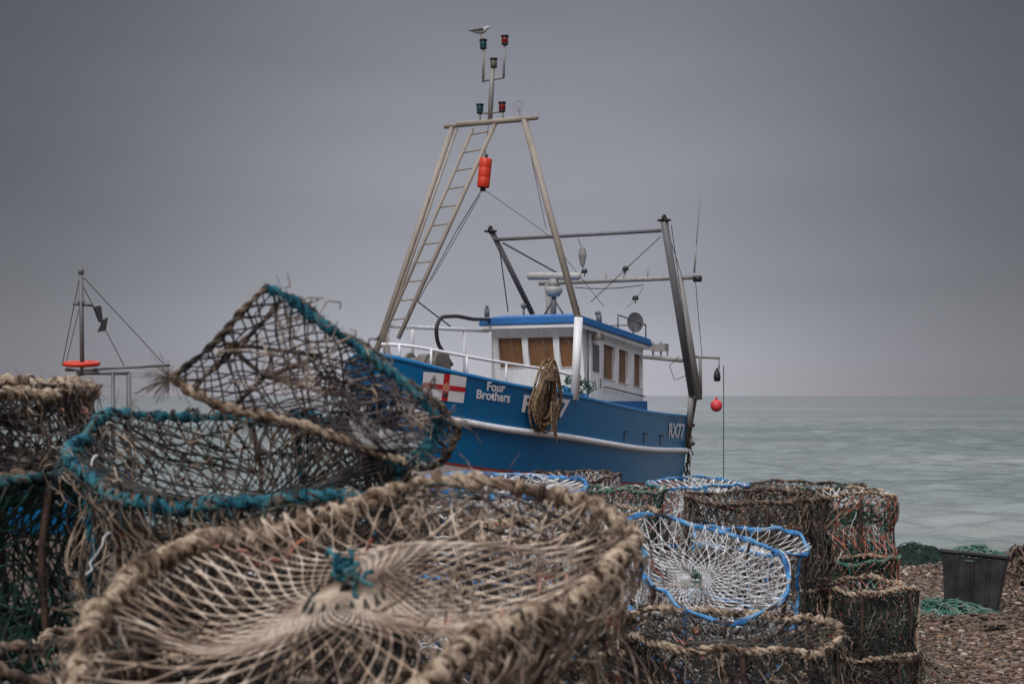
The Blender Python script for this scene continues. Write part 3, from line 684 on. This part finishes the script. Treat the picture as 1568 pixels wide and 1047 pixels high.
for i in range(40):
    c=W(10.38+.12*rng.random(),1.3+.22*rng.random(),1.2-1.3*rng.random()); g.tube(c+np.cumsum(rng.normal(0,.02,(10,3))+[0,0,-.03],0),.012,4,good=True)
g.build('stern_net_bundle','brown',boat)
g=G(); c=Bu(1097,621,10.7); g.sphere(c,.13,16,10,(1,1,1)); g.tube(np.array([c+zv*.12,c+zv*.18]),.03,6,cap=True); g.build('red_buoy','pink_float',boat)
g=G(); 
for px in (1000,1012,1022): T(Bu(px,545,10.0),Bu(px,520+(px%3)*3,10.0),.02,6)
g.box(Bu(1010,532,10),.34,.2,.16,ax=(pv,av,zv)); g.build('stern_gear_box','galv',boat,smooth=False)
g=G()
for u in (1.2,4,7.5,9.8):
    ztop_=float(SH(u))-2.35; g.box(W(u,0,ztop_-.35),1.6,.3,.7,ax=(pv,av,zv))
g.build('chock_timbers','wood_dark',boat,smooth=False,bevel=.02)

# ---------------- seagull on the masthead lantern
gull=empty('seagull',Bu(736,50,4.08)); gc=Bu(736,48,4.08)
paint('gull_white',lin(190,190,190),.7,.15,20); paint('gull_grey',lin(112,116,124),.7,.2,20); paint('gull_yellow',lin(180,140,60),.6,.1,20)
g=G(); xs=np.array([-.2,-.17,-.12,-.06,0,.05,.085,.10,.115,.135,.155,.17]); zs=np.array([.0,.0,0,.0,.005,.015,.035,.05,.062,.068,.066,.062]); r=np.array([.004,.014,.03,.052,.062,.056,.04,.031,.030,.031,.022,.006])
P=gc+np.stack([xs,0*xs,zs],-1); g.tube(P,r,12,good=True); g.build('body','gull_white',gull)
g=G()
for sgn in (1,-1):
    xs=np.array([.06,.03,-.03,-.1,-.17,-.23]); g.tube(gc+np.stack([xs,sgn*np.array([.035,.05,.05,.035,.018,.004]),np.array([.025,.03,.028,.02,.012,.006])],-1),[.01,.032,.038,.028,.012,.003],8,good=True)
g.build('folded_wings','gull_grey',gull)
g=G(); g.tube(gc+np.array([[.165,0,.062],[.19,0,.058],[.205,0,.05]]),[.009,.007,.002],6,good=True)
for s_ in (.02,-.02): g.tube(gc+np.array([[0,s_,-.04],[.005,s_,-.08],[0,s_,-.105],[.03,s_,-.108]]),.005,5,good=True)
g.build('beak_and_legs','gull_yellow',gull)

# ---------------- second boat at left
b2=empty('fishing_boat',at(100,640,25)); 
D2=25; A2=lambda x,y,d=0:at(x,y,D2+d)
g=G(); T(A2(124,412),A2(126,575),.04); T(A2(112,465),A2(142,467),.03); T(A2(118,571),A2(198,571),.035); T(A2(130,566,.6),A2(260,559,.6),.025)
for x,d in ((120,0),(173,0),(198,0),(196,1.2)): T(A2(x,571,d),A2(x+1,745,d),.035)
T(A2(130,640),A2(200,640),.025); T(A2(100,566),A2(150,566),.03)
T(A2(124,420),A2(124,410),.05); T(A2(120,468),A2(124,455),.04); T(A2(128,468),A2(124,455),.04)
g.build('mast_and_gantry','steel_dark',b2)
g=G(); c=A2(125,557); th=np.linspace(0,6.283,20,endpoint=False); g.tube(c+.28*np.stack([np.cos(th),.9*np.sin(th),.08*np.sin(th)],-1),.045,8,closed=True); g.build('lifebuoy','orange_float',b2)
g=G()
for (x,y,dx) in ((148,470,1),(155,508,-1)):
    pa=A2(x-6,y); pb=A2(x+4,y-2); pc=A2(x+9,y+26 if dx>0 else y-22); pd=A2(x+2,y+22 if dx>0 else y-18)
    g.box8([pa,pb,pc,pd,pa+[0,.06,0],pb+[0,.12,0],pc+[0,.06,0],pd+[0,.1,0]])
g.build('dan_flags','black_fit',b2,smooth=False)
g=G(); wire(A2(124,414),A2(95,560),r=.007); wire(A2(128,425),A2(250,556,.6),r=.007); wire(A2(128,440),A2(190,560),r=.007); wire(A2(122,470),A2(100,560),r=.006); wire(A2(142,468),A2(150,490),r=.006)
g.build('stays','black_fit',b2)
g=G(); g2=G(); u=np.linspace(0,1,30); hb=1.3*np.clip(np.sin(np.clip(u*1.15,0,1)*math.pi/2)**.6,0,1)
o2=at(215,650,24.5); o2[2]=-.75; d2=nrm(np.array([-1,.35,0])); n2=np.array([.35,1,0])/np.linalg.norm([.35,1])
for sd_ in (1,-1):
    rows=[]
    for z,f in ((-.3,.05),(-.15,.6),(.1,.88),(.5,.97),(.95,1)):
        rows.append(o2+d2*(u*7+ (1.15-z)*.3*(1-u))[:,None]+n2*(hb*f*sd_)[:,None]+zv*(z+.2*(1-u)**2*(z>0))[:,None])
    g.grid(rows)
g.build('hull','hull_blue',b2)
P=np.stack([o2+d2*(uu_*7)+zv*.8+n2*h_*np.linspace(-1,1,5)[:,None] for uu_,h_ in zip(u,hb)]); g2.grid(P); g2.build('deck','deck_grey',b2)

# ---------------- ground
def gh(x,y):
    x=np.asarray(x,float);y=np.asarray(y,float)
    k=np.clip((x-4.2)/4,0,1); k=k*k*(3-2*k)
    s1=.068+.075*k
    yy=np.log1p(np.exp(np.clip((y-14.2)*1.6,-50,50)))/1.6
    yy=np.where((y-14.2)*1.6>50,y-14.2,yy)
    z=-s1*np.minimum(yy,18)-.13*np.clip(yy-18,0,40)
    z+=.05*np.sin(x*.9+1)*np.sin(y*.7)+.025*np.sin(x*2.3+y*1.1)+.015*np.sin(x*4.1-y*3.3)
    return z
xs=np.r_[-np.geomspace(6000,16,26),np.linspace(-14,14,150),np.geomspace(16,6000,26)]
ys=np.r_[-np.geomspace(6000,3,22),np.linspace(-2,45,220),np.geomspace(46,400,14)]
XX,YY=np.meshgrid(xs,ys); g=G(); g.grid(np.stack([XX,YY,gh(XX,YY)],-1))
m=bpy.data.materials.new('shingle'); m.use_nodes=True; nt=m.node_tree;N=nt.nodes;L=nt.links; bs=N['Principled BSDF']; bs.inputs['Roughness'].default_value=.85
tc=N.new('ShaderNodeTexCoord'); vo=N.new('ShaderNodeTexVoronoi'); vo.inputs['Scale'].default_value=34; L.new(tc.outputs['Object'],vo.inputs['Vector'])
cr=N.new('ShaderNodeValToRGB'); L.new(vo.outputs['Color'],cr.inputs['Fac']); e=cr.color_ramp.elements
e[0].position=.1; e[0].color=lin(66,50,42); e[1].position=.9; e[1].color=lin(150,128,108)
for p_,c_ in ((.35,lin(98,76,64)),(.6,lin(120,98,84))): q=e.new(p_); q.color=c_
v2=N.new('ShaderNodeMixRGB'); v2.blend_type='MULTIPLY'; v2.inputs[0].default_value=1
c2_=N.new('ShaderNodeValToRGB'); c2_.color_ramp.elements[0].position=.15; c2_.color_ramp.elements[0].color=(1,1,1,1); c2_.color_ramp.elements[1].position=.6; c2_.color_ramp.elements[1].color=(.25,.22,.2,1)
L.new(vo.outputs['Distance'],c2_.inputs['Fac']); L.new(cr.outputs[0],v2.inputs[1]); L.new(c2_.outputs[0],v2.inputs[2]); L.new(v2.outputs[0],bs.inputs['Base Color'])
bp=N.new('ShaderNodeBump'); bp.invert=True; bp.inputs['Distance'].default_value=.02; bp.inputs['Strength'].default_value=.9; L.new(vo.outputs['Distance'],bp.inputs['Height']); L.new(bp.outputs[0],bs.inputs['Normal'])
g.build('ground',m)
NP=16000
yy=7+9.5*rng.random(NP*2)**.9; xx=yy*(.22+.22*rng.random(NP*2)); xx,yy=xx[:NP],yy[:NP]
a=np.array([-1,0,1.]); 
cv=np.array([[x,y,z] for x in a for y in a for z in a if (abs(x)+abs(y)+abs(z))>0]); idx={tuple(float(t) for t in v):i for i,v in enumerate(cv)}
Q=[]
for axn in range(3):
    for sg in (-1,1):
        for p_ in (-1,0):
            for q_ in (-1,0):
                c=[]
                for (i_,j_) in ((0,0),(1,0),(1,1),(0,1)):
                    v=[0,0,0]; v[axn]=sg; v[(axn+1)%3]=p_+i_; v[(axn+2)%3]=q_+j_; c.append(idx[tuple(float(t) for t in v)])
                Q.append(c)
cv=nrm(cv); Q=np.array(Q)
sz=.009+.018*rng.random(NP)**2
sc3=np.stack([sz*(1+.5*rng.random(NP)),sz*(1+.3*rng.random(NP)),sz*(.5+.3*rng.random(NP))],-1); yw=rng.random(NP)*6.28
V=cv[None]*sc3[:,None]*(1+.1*rng.normal(size=(NP,26,1)))
Vx=V[...,0]*np.cos(yw)[:,None]-V[...,1]*np.sin(yw)[:,None]; Vy=V[...,0]*np.sin(yw)[:,None]+V[...,1]*np.cos(yw)[:,None]
V=np.stack([Vx+xx[:,None],Vy+yy[:,None],V[...,2]+(gh(xx,yy)+sz*.3)[:,None]],-1)
g=G(); g.add(V.reshape(-1,3),(Q[None]+26*np.arange(NP)[:,None,None]).reshape(-1,4))
m=bpy.data.materials.new('pebbles'); m.use_nodes=True; nt=m.node_tree;N=nt.nodes;L=nt.links; bs=N['Principled BSDF']; bs.inputs['Roughness'].default_value=.75
ge=N.new('ShaderNodeNewGeometry'); cr=N.new('ShaderNodeValToRGB'); L.new(ge.outputs['Random Per Island'],cr.inputs['Fac']); e=cr.color_ramp.elements
e[0].position=0; e[0].color=lin(60,50,44); e[1].position=1; e[1].color=lin(185,170,154)
for p_,c_ in ((.3,lin(108,84,68)),(.6,lin(134,106,84)),(.85,lin(118,106,98))): q=e.new(p_); q.color=c_
L.new(cr.outputs[0],bs.inputs['Base Color']); g.build('pebbles',m)
# ---------------- sea
SEA=-3.1
rows=np.geomspace(26,30000,850); ang=np.linspace(-1.25,1.25,420); ang=np.tan(ang*.62)/np.tan(1.25*.62)*1.25
Dm,Am=np.meshgrid(rows,ang,indexing='ij'); X_=Dm*np.tan(Am); Y_=Dm
Z_=np.zeros_like(X_)
for i in range(34):
    lam=1.4*1.10**i if i<17 else 1.4+rng.random()*3; th=rng.normal(0,.35); kx,ky=2*math.pi/lam*math.sin(th),2*math.pi/lam*math.cos(th)
    am=.0125*lam**.6; fade=np.clip(1.9-(Dm*.0085)*2.6/lam,0,1)
    ph_=rng.random()*6.28; ww_=np.sin(kx*X_+ky*Y_+ph_); Z_+=am*fade*(ww_+.35*ww_**2*np.sign(ww_))*(1+.5*np.sin(kx*.37*X_+ky*.21*Y_))
g=G(); g.grid(np.stack([X_,Y_,Z_+SEA],-1))
m=bpy.data.materials.new('sea_water'); m.use_nodes=True; nt=m.node_tree;N=nt.nodes;L=nt.links; bs=N['Principled BSDF']
bs.inputs['Roughness'].default_value=.14; bs.inputs['IOR'].default_value=1.33
tc=N.new('ShaderNodeTexCoord'); mp=N.new('ShaderNodeMapping'); mp.inputs['Scale'].default_value=(.35,1.4,1); L.new(tc.outputs['Object'],mp.inputs['Vector'])
n1=N.new('ShaderNodeTexNoise'); n1.inputs['Scale'].default_value=1.1; n1.inputs['Detail'].default_value=10; n1.inputs['Roughness'].default_value=.62; L.new(mp.outputs[0],n1.inputs['Vector'])
b=N.new('ShaderNodeBump'); b.inputs['Strength'].default_value=.75; b.inputs['Distance'].default_value=.34; L.new(n1.outputs['Fac'],b.inputs['Height']); L.new(b.outputs[0],bs.inputs['Normal'])
n2_=N.new('ShaderNodeTexNoise'); n2_.inputs['Scale'].default_value=.02; n2_.inputs['Detail'].default_value=5; L.new(mp.outputs[0],n2_.inputs['Vector'])
cr=N.new('ShaderNodeValToRGB'); cr.color_ramp.elements[0].position=.4; cr.color_ramp.elements[0].color=lin(108,122,119); cr.color_ramp.elements[1].position=.62; cr.color_ramp.elements[1].color=lin(142,148,143); L.new(n2_.outputs['Fac'],cr.inputs['Fac'])
mp3=N.new('ShaderNodeMapping'); mp3.inputs['Scale'].default_value=(.20,1.1,1); L.new(tc.outputs['Object'],mp3.inputs['Vector'])
n3=N.new('ShaderNodeTexNoise'); n3.inputs['Scale'].default_value=1; n3.inputs['Detail'].default_value=8; n3.inputs['Roughness'].default_value=.68; L.new(mp3.outputs[0],n3.inputs['Vector'])
fr=N.new('ShaderNodeMapRange'); fr.inputs[1].default_value=.60; fr.inputs[2].default_value=.74; fr.inputs[4].default_value=.8; L.new(n3.outputs['Fac'],fr.inputs[0])
dk=N.new('ShaderNodeMapRange'); dk.inputs[1].default_value=.32; dk.inputs[2].default_value=.5; dk.inputs[3].default_value=.62; dk.inputs[4].default_value=1; L.new(n3.outputs['Fac'],dk.inputs[0])
mxd=N.new('ShaderNodeMixRGB'); mxd.blend_type='MULTIPLY'; mxd.inputs[0].default_value=1; L.new(cr.outputs[0],mxd.inputs[1]); L.new(dk.outputs[0],mxd.inputs[2])
mx=N.new('ShaderNodeMixRGB'); L.new(fr.outputs[0],mx.inputs[0]); L.new(mxd.outputs[0],mx.inputs[1]); mx.inputs[2].default_value=lin(215,217,218); L.new(mx.outputs[0],bs.inputs['Base Color'])
g.build('sea',m)
# ---------------- right side: fish box, rope heaps, net
def onray(px,py):
    r=ray(px,py)
    for D in np.arange(5,20,.02):
        p=CAM+r/r[1]*D
        if p[2]<=gh(p[0],p[1]): return p
    return p
M['black_plastic']=pm('black_plastic',[l(22,22,24),l(42,42,45),l(60,58,56)],6,.5,.2)
bc=onray(1488,932); fb=empty('fish_box',bc)
g=G(); tilt=rot(-6,7,0); RZ=rot(0,0,-22)
def bx(p): return bc+np.array([0,0,.02])+tilt@(RZ@np.array(p,float))
def rect(w,d,z): return [bx((-w,-d,z)),bx((w,-d,z)),bx((w,d,z)),bx((-w,d,z))]
prof=[(.20,.15,0),(.245,.19,.40),(.265,.21,.40),(.265,.21,.43),(.235,.18,.43),(.19,.14,.03)]
rings=[rect(*p) for p in prof]
P=np.array([r+[r[0]] for r in rings]); g.grid(P); g.add(rings[0],[[0,1,2,3]]); g.add(rings[-1],[[0,1,2,3]])
for s in (-1,1):
    for x in (-.12,0,.12):
        g.box8([bx((x-.012,s*.15,.02)),bx((x+.012,s*.15,.02)),bx((x+.012,s*.165,.02)),bx((x-.012,s*.165,.02)),bx((x-.012,s*.19,.39)),bx((x+.012,s*.19,.39)),bx((x+.012,s*.208,.39)),bx((x-.012,s*.208,.39))])
g.build('box_shell','black_plastic',fb,smooth=False,bevel=.008)
def heap(name,c,rx,ry,h,n,r,mat,pts=40,step=.06,parent=None):
    g=G(); c=np.array(c)
    for i in range(n):
        a=rng.random()*6.28; q=math.sqrt(rng.random()); x,y=rx*q*math.cos(a),ry*q*math.sin(a); d=rng.random()*6.28; dd=rng.normal(0,.3); P=[]
        zo=rng.random()
        for k in range(pts):
            P.append((x,y)); d+=dd+rng.normal(0,.25); dd=dd*.96+rng.normal(0,.06)
            if (x/rx)**2+(y/ry)**2>1: d=math.atan2(-y,-x)+rng.normal(0,.4)
            x+=step*math.cos(d); y+=step*math.sin(d)
        P=np.array(P); e=np.clip(1-(P[:,0]/rx)**2-(P[:,1]/ry)**2,0,1)
        wx,wy=P[:,0]+c[0],P[:,1]+c[1]
        z=gh(wx,wy)+r+h*e**.8*(.3+.7*zo)+.25*h*e*np.sin(P[:,0]*9/rx+i)
        if parent is not None: z=c[2]+h*e*(zo)+.02*np.sin(P[:,0]*30+i)
        g.tube(np.stack([wx,wy,z],-1),r,5,good=True)
    return g.build(name,mat,parent)
heap('rope_in_box',bx((0,0,.40)),.24,.18,.10,30,.006,'r_green',30,.04,parent=fb)
heap('rope_heap',onray(1455,935),.42,.3,.08,26,.006,'r_green',50,.05)
heap('rope_heap',onray(1535,958),.5,.25,.06,12,.012,'r_dark',50,.06)
heap('fishing_net_heap',onray(1392,862),.42,.3,.17,110,.004,'dgreen',50,.05)
heap('fishing_net_heap',onray(1345,1030)+np.array([-.1,0,0]),.5,.5,.2,100,.006,'brown',50,.05)
heap('rope_heap',onray(1562,890),.25,.3,.3,26,.011,'r_dark',40,.05)

# ---------------- sky / world
w=bpy.data.worlds.new('World'); sc.world=w; w.use_nodes=True; nt=w.node_tree;N=nt.nodes;L=nt.links; N.clear()
out=N.new('ShaderNodeOutputWorld'); sky=N.new('ShaderNodeTexSky'); sky.sky_type='NISHITA'; sky.sun_disc=False
SE,SA=math.radians(40),math.radians(205)
sky.sun_elevation=SE; sky.sun_rotation=SA
bg1=N.new('ShaderNodeBackground'); bg1.inputs[1].default_value=.06; L.new(sky.outputs[0],bg1.inputs[0])
tc=N.new('ShaderNodeTexCoord'); sp=N.new('ShaderNodeSeparateXYZ'); L.new(tc.outputs['Generated'],sp.inputs[0])
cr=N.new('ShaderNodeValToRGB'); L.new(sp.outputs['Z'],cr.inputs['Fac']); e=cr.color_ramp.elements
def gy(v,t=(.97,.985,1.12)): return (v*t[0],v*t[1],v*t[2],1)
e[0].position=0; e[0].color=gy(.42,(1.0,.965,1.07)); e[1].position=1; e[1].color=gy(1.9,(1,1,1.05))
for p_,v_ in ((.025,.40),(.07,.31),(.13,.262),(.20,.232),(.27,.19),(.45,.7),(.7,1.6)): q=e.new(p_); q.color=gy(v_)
mp=N.new('ShaderNodeMapping'); mp.inputs['Scale'].default_value=(1.6,1.6,7); L.new(tc.outputs['Generated'],mp.inputs['Vector'])
nz=N.new('ShaderNodeTexNoise'); nz.inputs['Scale'].default_value=1.5; nz.inputs['Detail'].default_value=5; nz.inputs['Roughness'].default_value=.45; L.new(mp.outputs[0],nz.inputs['Vector'])
mr=N.new('ShaderNodeMapRange'); mr.inputs[1].default_value=.3; mr.inputs[2].default_value=.7; mr.inputs[3].default_value=.91; mr.inputs[4].default_value=1.09; L.new(nz.outputs['Fac'],mr.inputs[0])
ab=N.new('ShaderNodeMath'); ab.operation='ABSOLUTE'; L.new(sp.outputs['X'],ab.inputs[0])
mr2=N.new('ShaderNodeMapRange'); mr2.interpolation_type='SMOOTHSTEP'; mr2.inputs[1].default_value=.04; mr2.inputs[2].default_value=.38; mr2.inputs[3].default_value=1.14; mr2.inputs[4].default_value=.47; L.new(ab.outputs[0],mr2.inputs[0])
mu=N.new('ShaderNodeMath'); mu.operation='MULTIPLY'; L.new(mr.outputs[0],mu.inputs[0]); L.new(mr2.outputs[0],mu.inputs[1])
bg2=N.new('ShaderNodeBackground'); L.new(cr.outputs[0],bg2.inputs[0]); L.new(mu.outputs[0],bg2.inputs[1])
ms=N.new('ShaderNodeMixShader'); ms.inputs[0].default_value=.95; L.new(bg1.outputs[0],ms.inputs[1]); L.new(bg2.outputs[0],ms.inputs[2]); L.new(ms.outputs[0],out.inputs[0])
sl_=bpy.data.lights.new('sun','SUN'); sl_.energy=1.5; sl_.angle=math.radians(14); sl_.color=(1,.98,.96)
so=bpy.data.objects.new('sun',sl_); sc.collection.objects.link(so)
from mathutils import Vector
sd3=Vector((-.42*math.cos(SE),-.91*math.cos(SE),math.sin(SE))); so.rotation_euler=sd3.to_track_quat('Z','Y').to_euler()
# camera
cd=bpy.data.cameras.new('camera'); cd.lens=50; cd.sensor_width=36; cd.clip_start=.05; cd.clip_end=60000
cd.dof.use_dof=True; cd.dof.focus_distance=24; cd.dof.aperture_fstop=8.5
co=bpy.data.objects.new('camera',cd); co.location=(0,0,CAMZ); co.rotation_euler=(math.pi/2+TH,0,0); sc.collection.objects.link(co); sc.camera=co
sc.view_settings.view_transform='Standard'; sc.view_settings.look='None'; sc.view_settings.exposure=0
print('verts',sum(len(o.data.vertices) for o in sc.objects if o.type=='MESH'))
